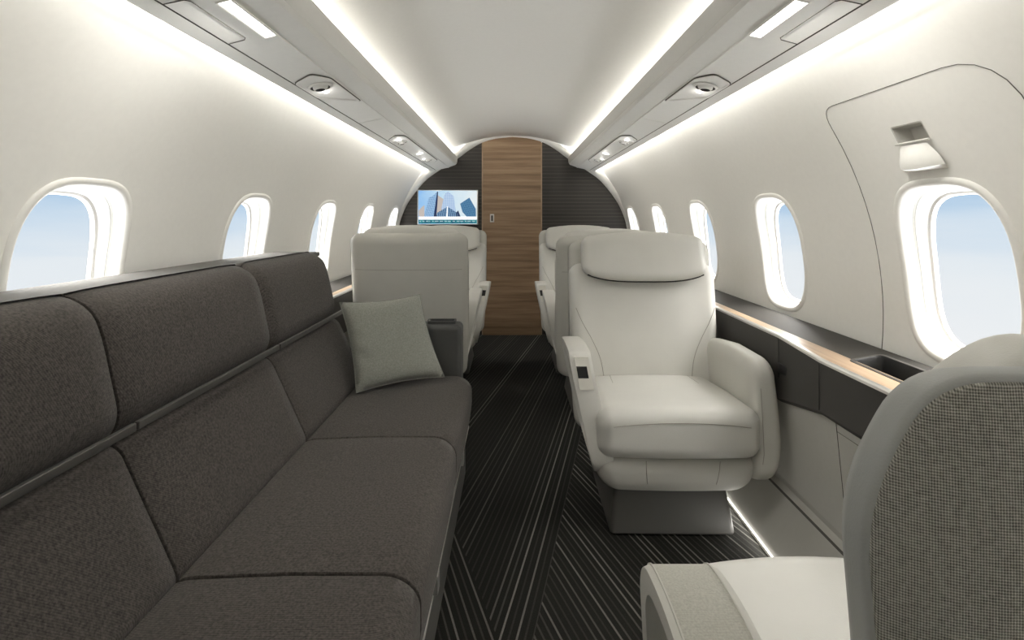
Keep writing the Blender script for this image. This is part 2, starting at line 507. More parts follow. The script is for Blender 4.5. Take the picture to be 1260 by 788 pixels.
# overhead panels (both sides), swept along the cabin
def rail(side, name):
    P = [(.505, 1.635), (.5025, 1.628), (.506, 1.590), (.511, 1.575), (.520, 1.564), (.580, 1.5415), (.581, 1.538), (.600, 1.535), (.697, 1.5145), (.699, 1.519), (.702, 1.5140), (.738, 1.505), (.745, 1.507), (.747, 1.515), (.70, 1.56), (.66, 1.60), (.60, 1.632)]
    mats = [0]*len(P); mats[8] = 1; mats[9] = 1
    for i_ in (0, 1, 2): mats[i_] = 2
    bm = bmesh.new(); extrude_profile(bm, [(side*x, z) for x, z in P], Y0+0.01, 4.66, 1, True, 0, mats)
    # access cover outline
    def on(x): return 1.514+(0.697-x)*0.2113-0.0005
    tube(bm, [(side*x, y, on(x)) for x, y in ((.696, 1.02), (.655, 1.02), (.648, 1.03), (.648, 1.24), (.655, 1.25), (.696, 1.255))], .0012, 4, mat=1)
    for y in (2.32, 0.55):
        tube(bm, [(side*x, y, on(x)) for x in (.59, .697)], .0009, 4, mat=0)
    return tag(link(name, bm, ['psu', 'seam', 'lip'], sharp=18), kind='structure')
M['lip'] = plain('shaded rail lip', (.60, .59, .56), .5, spec=.3)  # darker lip colour paints in the shade that sets off the ridge
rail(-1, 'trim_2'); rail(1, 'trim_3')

def area(name, loc, rot, sx, sy, energy, col=(1.0, 0.97, 0.905)):
    L = bpy.data.lights.new(name, 'AREA'); L.shape = 'RECTANGLE'; L.size = sx; L.size_y = sy; L.energy = energy; L.color = col
    o = bpy.data.objects.new(name, L); COL.objects.link(o); o.location = loc; o.rotation_euler = rot
    return o
def aim(o, d):
    o.rotation_euler = Vector(d).to_track_quat('-Z', 'Y').to_euler()
CLEN = Y1-Y0-0.12
def cove(side, word):
    s = side
    # ceiling wash
    for nm, lab, (x, z), d, E in (('ceiling_light_strip', 'slim warm light strip washing the vaulted ceiling from the %s overhead panel', (.585, 1.652), (-.75*s, 0, .65), 6.5),
                            ('wall_light_strip', 'slim warm light strip washing the %s window wall from behind the overhead panel', (.722, 1.548), (.6*s, 0, -.1), 9)):
        bm = bmesh.new(); rbox(bm, (.006, CLEN/2, .004), .002, (1, 1, 1), 1)
        o = link(nm, bm, 'led'); o.location = (s*x, (Y0+Y1)/2-0.05, z)
        tag(o, lab % word, 'light strip')
        n = 5
        for i in range(n):
            yc = Y0+0.05+CLEN*(i+.5)/n
            L = area('cove lamp', (s*x+d[0]*.02, yc, z+d[2]*.02), (0, 0, 0), 1, 1, E/n)
            dv = Vector(d).normalized()
            # local X along the cabin
            X = Vector((0, 1, 0)); Z = -dv; Yv = Z.cross(X)
            L.rotation_euler = Matrix((X, Yv, Z)).transposed().to_euler()
            L.data.size = CLEN/n; L.data.size_y = 0.012
cove(-1, 'left'); cove(1, 'right')

# lower side panels
def lower(side, name):
    P = [(.82, 0), (.915, .150), (.918, .158), (.934, .170), (.936, .185), (.900, .545), (1.03, .60), (1.04, 0)]
    bm = bmesh.new(); extrude_profile(bm, [(side*x, z) for x, z in P], Y0+0.01, 4.70, 1, True, 0, [1, 2, 1, 1, 0, 0, 0, 0])
    if side > 0:
        for y in (1.43, 0.75, 2.3):
            tube(bm, [(side*x, y, z) for x, z in ((.9355, .19), (.9, .545))], .0012, 4, mat=2)
        tube(bm, [(.9055, y, .49) for y in (1.43, .75)], .0009, 4, mat=2)
    return tag(link(name, bm, ['lower', 'lower2', 'seam'], sharp=20), kind='structure')
lower(-1, 'baseboard_left'); lower(1, 'baseboard_right')
# shelf behind the sofa
bm = bmesh.new(); extrude_profile(bm, [(-.845, .932), (-.845, .92), (-1.045, .92), (-1.045, .937), (-.85, .937)], Y0+.02, 2.24)
M['shelf'] = plain('grey shelf', (.15, .147, .14), .85, spec=.1)
tag(link('trim_4', bm, 'shelf', smooth=False), kind='structure')

# emergency hatch on the right wall: seam outline, handle recess, hand scoop
h2 = tag(empty('door_2', (wallx(1.0), 1.215, 1.0)), kind='structure')
bm = bmesh.new()
loop = round_poly([(1.485, .70), (1.485, 1.40), (.945, 1.40), (.945, .70)], [.0, .055, .12, 0.0], 6)
dense = []
for i in range(len(loop)-1):
    a, b = loop[i], loop[i+1]
    m_ = max(1, int((a-b).length/.05))
    for k in range(m_): dense.append(a+(b-a)*k/m_)
dense.append(loop[-1])
def onw(y, h, d=0.0): return Vector((wallx(h)-d-wallx(1.0), y-1.215, h-1.0))
tube(bm, [onw(p[0], p[1], .0006) for p in dense], .0009, 5)
link('panel_seam', bm, 'seam', h2)
bm = bmesh.new()
rc = round_poly([(1.182, 1.271), (1.280, 1.271), (1.280, 1.313), (1.182, 1.313)], .004, 3)
rim = [onw(p[0], p[1], .002) for p in rc]
c0 = Vector((1.231, 1.292))
inn = [onw(*(c0+(Vector(p)-c0)*0.93), .0015) for p in rc]
rec = [onw(*(c0+(Vector(p)-c0)*0.88), -.04) for p in rc]
vr = [[bm.verts.new(p) for p in r] for r in (rim, inn, rec)]
for k in range(2):
    for i in range(len(rc)):
        j = (i+1) % len(rc); bm.faces.new((vr[k][i], vr[k][j], vr[k+1][j], vr[k+1][i]))
bm.faces.new(vr[2])
tube(bm, [onw(y, 1.270, .008) for y in (1.18, 1.282)], .003, 6)
link('handle_recess', bm, 'lower', h2)
# scoop: half dome below the recess
bm = bmesh.new()
rows = []
for i in range(9):
    t = i/8
    row = []
    for k in range(13):
        u = -1+2*k/12
        wdt = .040+.024*math.sin(t*PI/2)
        bul = .003+.026*math.sin(t*PI*.5)**1.2*max(0, 1-u*u)**.6
        h = 1.264-.060*t*(1-.12*u*u)
        row.append(bm.verts.new(onw(1.23+u*wdt, h, .006+bul)))
    rows.append(row)
rows.append([bm.verts.new(onw(1.23+(-1+2*k/12)*.060, 1.202, .002)) for k in range(13)])
for i in range(9):
    for k in range(12): bm.faces.new((rows[i][k], rows[i][k+1], rows[i+1][k+1], rows[i+1][k]))
link('scoop', bm, 'lining', h2, sharp=50)

# ------------------------------------------------------------------ overhead fittings
def on(x): return 1.514+(0.697-x)*0.2113
def reading_light(side, y, label):
    t = tag(empty('reading_light', (side*.604, y, on(.604)-.001)), label, 'light')
    bm = bmesh.new()
    prism(bm, [Vector((side*a, b, c)) for a, b, c in ((-.022, -.10, .008), (.004, -.10, .001), (.004, .10, .001), (-.022, .10, .008))], (0, 0, -.003))
    link('lens', bm, 'lamp', t, smooth=False)
    bm = bmesh.new()
    pts = [(side*a, b, c) for a, b, c in ((-.024, -.102, .005), (.006, -.102, -.002), (.006, .102, -.002), (-.024, .102, .005))]
    tube(bm, pts, .0025, 5, closed=True); link('bezel', bm, 'psu', t)
    L = area('reading lamp glow', (side*.60, y, on(.60)-.012), (0, 0, 0), .18, .035, 1.6)
    L.rotation_euler = Matrix((Vector((0, 1, 0)), Vector((1, 0, 0)), Vector((0, 0, 1)))).transposed().to_euler()
    aim(L, (side*.1, 0, -1))
    return t
def nozzle(bm, c, r, side):
    """turned air outlet: ring, ball, dark throat (mat 1)"""
    prof = [(1.15, 0.002, 0), (1.1, .006, 0), (.92, .008, 0), (.85, .003, 2), (.74, .0, 2), (.66, .010, 0), (.46, .015, 0), (.42, .010, 1), (.0, .004, 1)]
    rows = []
    for k, d, m in prof:
        rows.append([bm.verts.new((c[0]+r*k*math.cos(a)+.0, c[1]+r*k*math.sin(a), c[2]-d-.21*(0)*0-(.2113*side*r*k*math.cos(a)))) for a in [2*PI*i/20 for i in range(20)]])
    for j in range(len(rows)-1):
        for i in range(20):
            try:
                f = bm.faces.new((rows[j][i], rows[j][(i+1) % 20], rows[j+1][(i+1) % 20], rows[j+1][i])); f.material_index = prof[j+1][2]
            except ValueError: pass
def vent(side, outline, yc, noz, spots, label, name):
    xc = .64
    t = tag(empty(name, (side*xc, yc, on(xc))), label, 'overhead vent panel')
    def L(x, y, d=0.0): return Vector((side*(x-xc), y-yc, on(x)-on(xc)-d))
    poly = round_poly(outline, .018, 3)
    c = Vector((sum(p[0] for p in outline)/len(outline), sum(p[1] for p in outline)/len(outline)))
    bm = bmesh.new()
    rings = [(1.0, .001), (.985, .006), (.93, .006), (.90, .002)]
    vr = [[bm.verts.new(L(*(c+(Vector(p)-c)*k), d)) for p in poly] for k, d in rings]
    n = len(poly)
    for k in range(3):
        for i in range(n): bm.faces.new((vr[k][i], vr[k][(i+1) % n], vr[k+1][(i+1) % n], vr[k+1][i]))
    bm.faces.new(vr[-1])
    tube(bm, [L(p[0], p[1], .002) for p in poly], .0024, 4, closed=True, mat=1)
    link('plate', bm, ['psu', 'seam'], t, sharp=30)
    for x, y, r in noz:
        bm = bmesh.new(); nozzle(bm, L(x, y, .002), r, side)
        link('air_nozzle', bm, ['psu', 'black', 'seam'], t, sharp=50)
    for x, y, r in spots:
        bm = bmesh.new()
        prism(bm, [L(x, y, .004)+Vector((r*math.cos(a), r*math.sin(a), -.2113*side*r*math.cos(a))) for a in [2*PI*i/12 for i in range(12)]], (0, 0, -.003))
        link('spot_lens', bm, 'spot', t, smooth=False)
        S = bpy.data.lights.new('spot glow', 'POINT'); S.energy = .04; S.shadow_soft_size = .008; S.color = (1, .97, .93)
        so = bpy.data.objects.new('spot glow', S); COL.objects.link(so); so.location = (side*x, y, on(x)-.022)
for s, w in ((-1, 'left'), (1, 'right')):
    reading_light(s, 1.155, 'bright rectangular reading light in the %s overhead panel' % w)
    vent(s, [(.692, 1.62), (.62, 1.57), (.584, 1.64), (.584, 1.97), (.692, 1.82)], 1.72, [(.637, 1.695, .034)], [(.642, 1.765, .008)], 'five-sided overhead plate with one round air nozzle on the %s side' % w, 'vent_panel')
    vent(s, [(.685, 2.82), (.63, 2.74), (.59, 2.80), (.59, 4.00), (.63, 4.10), (.685, 4.02)], 3.42, [(.640, 2.96, .026), (.640, 3.88, .026)], [(.640, 2.88, .012), (.635, 3.50, .02), (.66, 3.80, .008)], 'long overhead service panel with two air nozzles near the bulkhead on the %s' % w, 'service_panel')

# ------------------------------------------------------------------ side ledge (right) and its left twin by the far seats
def ledge(side, yn, yf, step, label):
    t = tag(empty('side_ledge', (side*.95, (yn+yf)/2, 0)), label, 'ledge')
    O = Vector((side*.95, (yn+yf)/2, 0))
    def W(x, y, z): return Vector((side*x, y, z))-O
    def edge(y):
        if not step: return .895
        if y <= .70: return .90
        if y < .90: return .90-(y-.70)/.20*.042
        if y <= 1.43: return .858
        if y >= 1.72: return .895
        return .858+(y-1.43)/(.29)*(.895-.858)
    ys = [yn, .70, .90, 1.43, 1.72, yf] if step else [yn, yf]
    def sweep(fn, name, mats, mk=None, sharp=30):
        bm = bmesh.new()
        rows = [[bm.verts.new(W(x, y, z)) for x, z in fn(y)] for y in ys]
        m = len(rows[0])
        for i in range(len(ys)-1):
            for k in range(m):
                f = bm.faces.new((rows[i][k], rows[i][(k+1) % m], rows[i+1][(k+1) % m], rows[i+1][k]))
        bm.faces.new(rows[0][::-1]); bm.faces.new(rows[-1])
        return link(name, bm, mats, t, sharp=sharp)
    def bot(y): return .536 if step and y < 1.5 else .468
    sweep(lambda y: [(edge(y)+.003, .683), (edge(y)-.002, bot(y)+.012), (edge(y)+.008, bot(y)), (edge(y)+.06, bot(y)), (edge(y)+.06, .683)], 'front_panel', 'dark')
    sweep(lambda y: [(edge(y)-.003, .683), (edge(y)-.004, .690), (edge(y)+.001, .693), (edge(y)+.012, .693), (edge(y)+.012, .683)], 'edge_trim', 'metal')
    sweep(lambda y: [(edge(y)+.012, .684), (edge(y)+.012, .6925), (.945, .6925), (.945, .684)], 'veneer_strip', 'wood_strip')
    # dark rear strip around the stowage bin
    bins = [(1.19, 1.42)] if step else []
    bm = bmesh.new()
    segs = [(yn, yf)] if not bins else [(yn, bins[0][0]), (bins[0][1], yf)]
    for a, b in segs:
        prism(bm, [W(.945, a, .692), W(.945, b, .692), W(1.055, b, .712), W(1.055, a, .712)], (0, 0, -.012))
    if bins:
        a, b = bins[0]
        prism(bm, [W(1.02, a, .7056), W(1.02, b, .7056), W(1.055, b, .712), W(1.055, a, .712)], (0, 0, -.012))
    link('rear_strip', bm, 'dark', t, smooth=False)
    if bins:
        a, b = bins[0]
        bm = bmesh.new()
        def slope(x): return .692+(x-.945)*.1818
        rp = round_poly([(.928, a), (1.022, a), (1.022, b), (.928, b)], .018, 4)
        cc = Vector((.975, (a+b)/2))
        def rr(p, kx, ky, dz):
            x = cc.x+(p[0]-cc.x)*kx; y = cc.y+(p[1]-cc.y)*ky
            return W(x, y, slope(x)+dz)
        vr = [[bm.verts.new(rr(p, *k)) for p in rp] for k in ((1.02, 1.01, .001), (1.0, 1.0, .005), (.84, .93, .005), (.80, .91, .0), (.76, .89, -.09))]
        n = len(rp)
        for k in range(4):
            for i in range(n):
                f = bm.faces.new((vr[k][i], vr[k][(i+1) % n], vr[k+1][(i+1) % n], vr[k+1][i])); f.material_index = 0 if k < 2 else 1
        f = bm.faces.new(vr[-1]); f.material_index = 1
        link('stowage_bin', bm, ['band', 'black'], t, sharp=35)
        for y in (1.43, 1.72):
            bm = bmesh.new(); tube(bm, [W(edge(y)-.0022, y, z) for z in (.68, .55)], .0014, 4); link('panel_joint', bm, 'black', t)
        bm = bmesh.new(); rbox(bm, (.004, .04, .016), .003, (1, 1, 1), 2, lambda v: v+W(edge(1.72)-.003, 1.68, .585))
        link('latch', bm, 'black', t)
ledge(1, -1.6, 4.60, True, 'long dark side ledge with wood veneer strip under the right windows')
ledge(-1, 2.35, 4.60, False, 'dark side ledge under the left windows beyond the sofa')

# added floor accent light put in by the right wall to brighten the carpet
bm = bmesh.new(); rbox(bm, (.0015, 1.55, .002), .0005, (1, 1, 1), 1)
o = link('added_floor_strip', bm, 'led'); o.location = (.822, 2.3, .012)
o.rotation_euler = (0, 0, 0)
tag(o, 'added thin light strip at the foot of the right side wall', 'light strip')
L = area('added floor accent', (.816, 2.3, .016), (0, 0, 0), 1, 1, 2.6)
X = Vector((0, 1, 0)); Z = -Vector((-.99, 0, -.12)).normalized(); Yv = Z.cross(X)
L.rotation_euler = Matrix((X, Yv, Z)).transposed().to_euler(); L.data.size = 3.0; L.data.size_y = .01

# ------------------------------------------------------------------ seats
def make_seat(name, mirror, tweed=False):
    """origin on the floor under the seat, facing -Y; aisle arm at -x*mirror"""
    t = empty(name)
    m = mirror
    by, bz = (.10, .40) if tweed else (.13, .40)
    al = R(3) if tweed else R(11)
    BW = .285 if tweed else .30
    if tweed: bz = .315
    CBW = BW if not tweed else .14
    up = Vector((0, math.sin(al), math.cos(al))); bk = Vector((0, math.cos(al), -math.sin(al)))
    def B(x, s, d):
        """x across, s up the back, d behind the front of the back cushion"""
        return Vector((m*x, by, bz)) + up*s + bk*d
    # pedestal
    bm = bmesh.new()
    def f(v):
        k = (0.075-v.z)/0.15                       # 0 top .. 1 bottom
        x = v.x*(0.90+0.10*k); y = v.y*(0.86+.14*k)
        return Vector((x, y+.02, v.z+.078))
    rbox(bm, (.215, .23, .075), (.02, .02, .012), (4, 4, 4), 3, f)
    link('pedestal', bm, 'ped', t)
    bm = bmesh.new(); rbox(bm, (.17, .17, .012), .005, (1, 1, 1), 2, lambda v: v+Vector((0, .02, .162)))
    link('swivel_plinth', bm, 'black', t)
    # lower shell under the cushion
    def shell(v):
        k = (v.z+.07)/.14                          # 0 bottom
        w = 1-.16*(1-k)**2
        return Vector((v.x*w-m*(.04 if tweed else 0), v.y*(1-.10*(1-k)**2)-.03-.012*math.cos(v.x*5), v.z+.235))
    bm = bmesh.new(); rbox(bm, (.275 if not tweed else .235, .245, .07), (.06, .06, .055), (10, 8, 4), 5, shell)
    for x in (-.11, .13):
        tube(bm, [shell(Vector((x, -.2455, z))) for z in (-.02, .0, .03, .06)], .0011, 4, mat=1)
    link('seat_shell', bm, ['leather_shell', 'seam_l'], t)
    # cushion
    CW, CD, CT = (.270 if not tweed else .235), .235, .082
    def cush(v):
        k = v.x/CW
        z = v.z + .010*(1-k*k)*(1 if v.z > 0 else .3)
        y = v.y - .020*(1-k*k)*(v.y < 0)*min(1, -v.y/.2)
        z += .012*(-v.y/CD)                         # front a little higher
        w = 1-.10*max(0, v.y/CD)
        return Vector((m*(v.x*w-(.04 if tweed else 0)), y-.065, z+(.368 if not tweed else .335)))
    bm = bmesh.new(); rbox(bm, (CW, CD, CT), (.05, .055, .05), (12, 10, 4), 5, cush)
    line = [Vector((x, -CD-.0008, CT-.040-.018*(x/CW)**2)) for x in [-CW+.05+(2*CW-.1)*i/12 for i in range(13)]]
    tube(bm, [cush(p) for p in line], .0011, 4, mat=1)
    for s in (-1, 1) if not tweed else ():
        tube(bm, [cush(Vector((s*(CW-.10), y, CT+.0003))) for y in (.08, .13, .19)], .0008, 4, mat=1)
    bmm = bm
    link('seat_cushion', bm, ['leather', 'seam_l'], t)
    # back cushion
    SH = .29 if not tweed else .235
    def back(v):
        k = v.x/CBW
        s = v.z+.215
        x = v.x*(1.0+.03*math.sin((v.z/SH)*1.6)-.05*max(0, -v.z/SH))
        d = v.y+.065 if not tweed else v.y*.6+.038
        if v.y < 0 and not tweed: d += -.018*(1-k*k)*math.cos(v.z/SH*1.3) - .03*max(0, abs(k)-.72)**1*2.2*math.cos(v.z/SH*1.2)
        return B(x, s, d)
    bm = bmesh.new(); rbox(bm, (CBW, .06, SH), (.045, .045, .05), (14, 3, 14), 5, back)
    for sg in (-1, 1):
        pts = smooth_path([(sg*(CBW-.017), -.0605, .10), (sg*.262, -.0605, .045), (sg*.225, -.0605, -.03), (sg*.195, -.0605, -.12), (sg*.185, -.0605, -.26)], 6)
        tube(bm, [back(p) for p in pts], .0012, 4, mat=1)
    link('back_cushion', bm, ['leather', 'seam_l'], t)
    # headrest
    hw, hh = (.258, .108) if not tweed else (.12, .10)
    def head(v):
        k = v.x/hw
        z = v.z*(1-.05*k*k)
        if v.z < 0: z += .034*k**4*(-v.z/hh)
        else: z -= (.018 if not tweed else .09)*k*k*(v.z/hh)
        d = v.y - .010*(1-k*k)*(v.y < 0)
        d += .02*(v.z/hh) if v.y < 0 else 0
        s0 = .528 if not tweed else .535
        return B(v.x, z+s0, d+.005-(.03 if tweed else 0))
    bm = bmesh.new(); rbox(bm, (hw, .055, hh), (.035, .032, .04), (12, 3, 8), 5, head)
    if tweed: tube(bm, [head(Vector((.12, y, hh+.0005))) for y in (-.05, 0, .05)], .0013, 4, mat=1)
    tube(bm, [head(Vector((hw*.93*(-1+i/10), -.030, -hh-.0005))) for i in range(21)], .0028, 5, mat=1)
    link('headrest', bm, ['leather' if not tweed else 'leather_shell', 'groove'], t)
    # rear shell, taller behind
    SW = BW+.008
    S1 = .395
    def rear(v):
        k = v.x/SW
        s = v.z+.215
        x = v.x*(1.0-.06*max(0, -v.z/S1)**2)
        d = v.y+.105-.02*max(0, v.z/S1)**2 - (.022*k**4 if v.y > 0 else 0)
        return B(x, s, d)
    bm = bmesh.new()
    if not tweed:
        rbox(bm, (SW, .045, S1), (.05, .035, .05), (14, 3, 16), 5, rear)
        tube(bm, [rear(Vector((x, .0452, .215))) for x in [-SW+.03+(2*SW-.06)*i/14 for i in range(15)]], .0011, 4, mat=1)
        link('back_shell', bm, ['leather_shell', 'seam_l'], t)
    else:
        def rear2(x, q, d):
            k = x/.29
            return B(x, q, d-.016*k**4-.02*max(0, (q-.3)/.35)**2)
        OUT2 = [(-.285, .52), (-.222, .640), (.222, .640), (.285, .52), (.262, .25), (.24, -.17), (-.24, -.17), (-.262, .25)]
        RR2 = [.09, .055, .055, .09, .2, .05, .05, .2]
        def plate(bm, inset, d0, d1, r, bulge=0.0, taper=None):
            poly = round_poly(OUT2, RR2, 8); n = len(poly)
            nrm = []
            for i in range(n):
                tv = poly[(i+1) % n]-poly[i-1]
                nrm.append(Vector((tv.y, -tv.x)).normalized())
            c = Vector((0, .24))
            if sum((nrm[i]).dot(poly[i]-c) for i in range(n)) < 0: nrm = [-v for v in nrm]
            base = [poly[i]-nrm[i]*inset for i in range(n)]
            rings = []
            for i in range(4): rings.append(((taper or r)*(1-math.sin(i*PI/6)), 1.0, d0+(d1-d0)*.6*(1-math.cos(i*PI/6)) if taper else d0+r*(1-math.cos(i*PI/6))))
            for i in range(4): rings.append((r*(1-math.cos(i*PI/6)), 1.0, d1-r*(1-math.sin(i*PI/6))))
            def mk(ins, k, d):
                row = []
                for i in range(n):
                    p = base[i]-nrm[i]*ins
                    p = c+(p-c)*k
                    row.append(bm.verts.new(rear2(p.x, p.y, d)))
                return row
            rows = [mk(taper or r, k, d0) for k in (.3, .6)] + [mk(i_, k, d) for i_, k, d in rings]
            rows += [mk(r, k, d1+bulge*(1-k**5)) for k in (.97, .93, .87, .78, .66, .52, .37, .2, .06)]
            for a_, b_ in zip(rows, rows[1:]):
                for i in range(n): bm.faces.new((a_[i], a_[(i+1) % n], b_[(i+1) % n], b_[i]))
            bm.faces.new(rows[0][::-1]); bm.faces.new(rows[-1])
        bm = bmesh.new(); plate(bm, 0, .072, .130, .006, 0.0, .05)
        link('back_shell', bm, ['leather_grey', 'seam_l'], t)
        bm = bmesh.new(); plate(bm, .006, .120, .1335, .003, .009)
        pts = smooth_path([(x, q) for x, q in ((-.258, .335), (-.20, .27), (-.12, .215), (0, .17), (.12, .215), (.20, .27), (.258, .335))], 6)
        tube(bm, [rear2(p.x, p.y, .1340+.009*(1-(abs(p.x)/.27)**5)) for p in [Vector(q) for q in pts]], .0014, 4, mat=1)
        link('back_panel', bm, ['tweed', 'groove'], t, sharp=80)
    # aisle arm: hard panel with recessed side
    if not tweed:
        out = [(-.215, .215), (-.275, .275), (-.235, .575), (-.205, .628), (-.05, .628), (.16, .60), (.20, .54), (.20, .30), (.10, .205)]
        rr = [.05, .04, .05, .05, .2, .06, .06, .1, .06]
    else:
        out = [(-.10, .20), (-.16, .25), (-.10, .53), (-.055, .585), (.04, .60), (.20, .575), (.24, .52), (.22, .30), (.10, .205)]
        rr = [.05, .04, .10, .07, .1, .06, .06, .1, .06]
    poly = round_poly(out, rr, 6)
    n = len(poly)
    cy = sum(p[0] for p in poly)/n; cz = sum(p[1] for p in poly)/n
    th = .038 if not tweed else .052
    def A(x, y, z):
        lean = .085*max(0, (.62-z)/.4)**1.2 if not tweed else .04*max(0, (.6-z)/.4)
        return Vector((m*((-.315 if not tweed else -.355)+lean+x), y, z))
    bm = bmesh.new()
    def ringp(x, k, dy=0):
        return [bm.verts.new(A(x, cy+(p[0]-cy)*k, cz+(p[1]-cz)*k)) for p in poly]
    seq = [(th*.80, .965, 0), (th*.95, .985, 0), (th*.70, 1.0, 0), (-th*.70, 1.0, 0), (-th, .985, 0), (-th, .93, 0), (-th, .80, 0)] if not tweed else \
          [(th*.9, .96, 0), (th, .98, 0), (th*.8, 1.0, 0), (-th*.8, 1.0, 0), (-th, .98, 0), (-th, .90, 0), (-th, .80, 0)]
    seq += [(-th+.010 if not tweed else -th+.030, .765, 0)]
    vr = [ringp(x, k) for x, k, _ in seq]
    for j in range(len(vr)-1):
        for i in range(n):
            f = bm.faces.new((vr[j][i], vr[j][(i+1) % n], vr[j+1][(i+1) % n], vr[j+1][i]))
            f.material_index = 0
            if tweed: f.material_index = 1 if j == 2 else 0
    bm.faces.new(vr[0][::-1]); f = bm.faces.new(vr[-1]); f.material_index = 2
    if tweed:
        for xx in (-th*.8, th*.8):
            tube(bm, [A(xx, cy+(p[0]-cy)*1.001, cz+(p[1]-cz)*1.001) for p in poly[12:40]], .0018, 5, mat=0)
        link('aisle_arm', bm, ['leather_shell', 'armcloth', 'leather_grey'], t, sharp=50)
    else:
        link('aisle_arm', bm, ['leather', 'gloss', 'gloss'], t, sharp=50)
        # control panel with black slot on the sloping front of the arm
        a0 = A(0, -.240, .50); a1 = A(0, -.232, .605)
        def F(u, v, d):
            z = .512+v*.105
            y = -.2485+(z-.475)*.15
            return A(u, y-d, z)
        bm = bmesh.new()
        rp = round_poly([(-.024, 0), (.024, 0), (.024, 1), (-.024, 1)], [.006]*4, 3)
        prism(bm, [F(p[0], p[1], .004) for p in rp], (0, .012, 0))
        pl = link('control_panel', bm, 'gloss', t, smooth=False)
        bm = bmesh.new(); prism(bm, [F(x, v, .0055) for x, v in ((-.021, .36), (.014, .36), (.014, .72), (-.021, .72))], (0, .004, 0))
        link('latch_slot', bm, 'black', pl, smooth=False)
    # wall-side upholstered arm
    def arm(v):
        z = v.z; k = (z+.20)/.40
        bul = .018*math.sin(max(0, min(1, k))**.7*PI)
        lean = -.03*max(0, (.25-k))*2
        y = v.y - .0 + (.035*(1-k) if v.y < 0 else 0)*-1
        zz = z+.415 - (.03*max(0, v.y/.23) if z > 0 else 0)
        return Vector((m*(v.x+(.286 if not tweed else .175)+bul*(1 if v.x > 0 else .3)+lean), y-.02, zz))
    bm = bmesh.new(); rbox(bm, (.043, .235, .20), (.034, .06, .06), (3, 10, 10), 5, arm)
    sy = -.2352 if not tweed else -.2352
    tube(bm, [arm(Vector((-.018, sy, z))) for z in [-.13+.03*i for i in range(9)]], .0011, 4, mat=1)
    link('wall_arm', bm, ['leather_shell', 'seam_l'], t)
    return t

GRP = None
near_r = make_seat('club_seat', 1)
near_r.location = (.548, 1.95, 0); near_r.rotation_euler = (0, 0, R(-.8))
tag(near_r, 'ivory leather club seat facing us on the right, nearest whole seat beside the ledge', 'seat')
far_r = copy_tree(near_r); far_r.location = (.515, 3.74, 0); far_r.rotation_euler = (0, 0, 0)
tag(far_r, 'ivory leather seat facing us at the far right against the dark ribbed bulkhead')
mid_l = copy_tree(near_r); mid_l.location = (-.543, 3.00, 0.02); mid_l.rotation_euler = (0, 0, PI)
tag(mid_l, 'pale leather seat seen from behind just past the sofa end')
far_l = make_seat('club_seat', -1); far_l.location = (-.515, 3.74, 0)
tag(far_l, 'ivory leather seat facing us at the far left below the monitor', 'seat')
mid_r = copy_tree(far_l); mid_r.location = (.540, 3.06, 0); mid_r.rotation_euler = (0, 0, PI)
tag(mid_r, 'ivory leather seat turned away, mostly hidden behind the nearest facing seat on the right')
tw = make_seat('club_seat', -1, True); tw.location = (.597, .70, 0); tw.rotation_euler = (0, 0, PI)
tag(tw, 'seat with grey tweed back turned to us in the lower right corner', 'seat')

# ------------------------------------------------------------------ sofa
sofa = tag(empty('sofa', (-.5, 1.2, 0)), 'long charcoal fabric sofa along the left wall', 'sofa')
SO = Vector((-.5, 1.2, 0))
YS = [-.23, .36, .945, 1.535, 2.125]
def S(x, y, z): return Vector((x, y, z))-SO
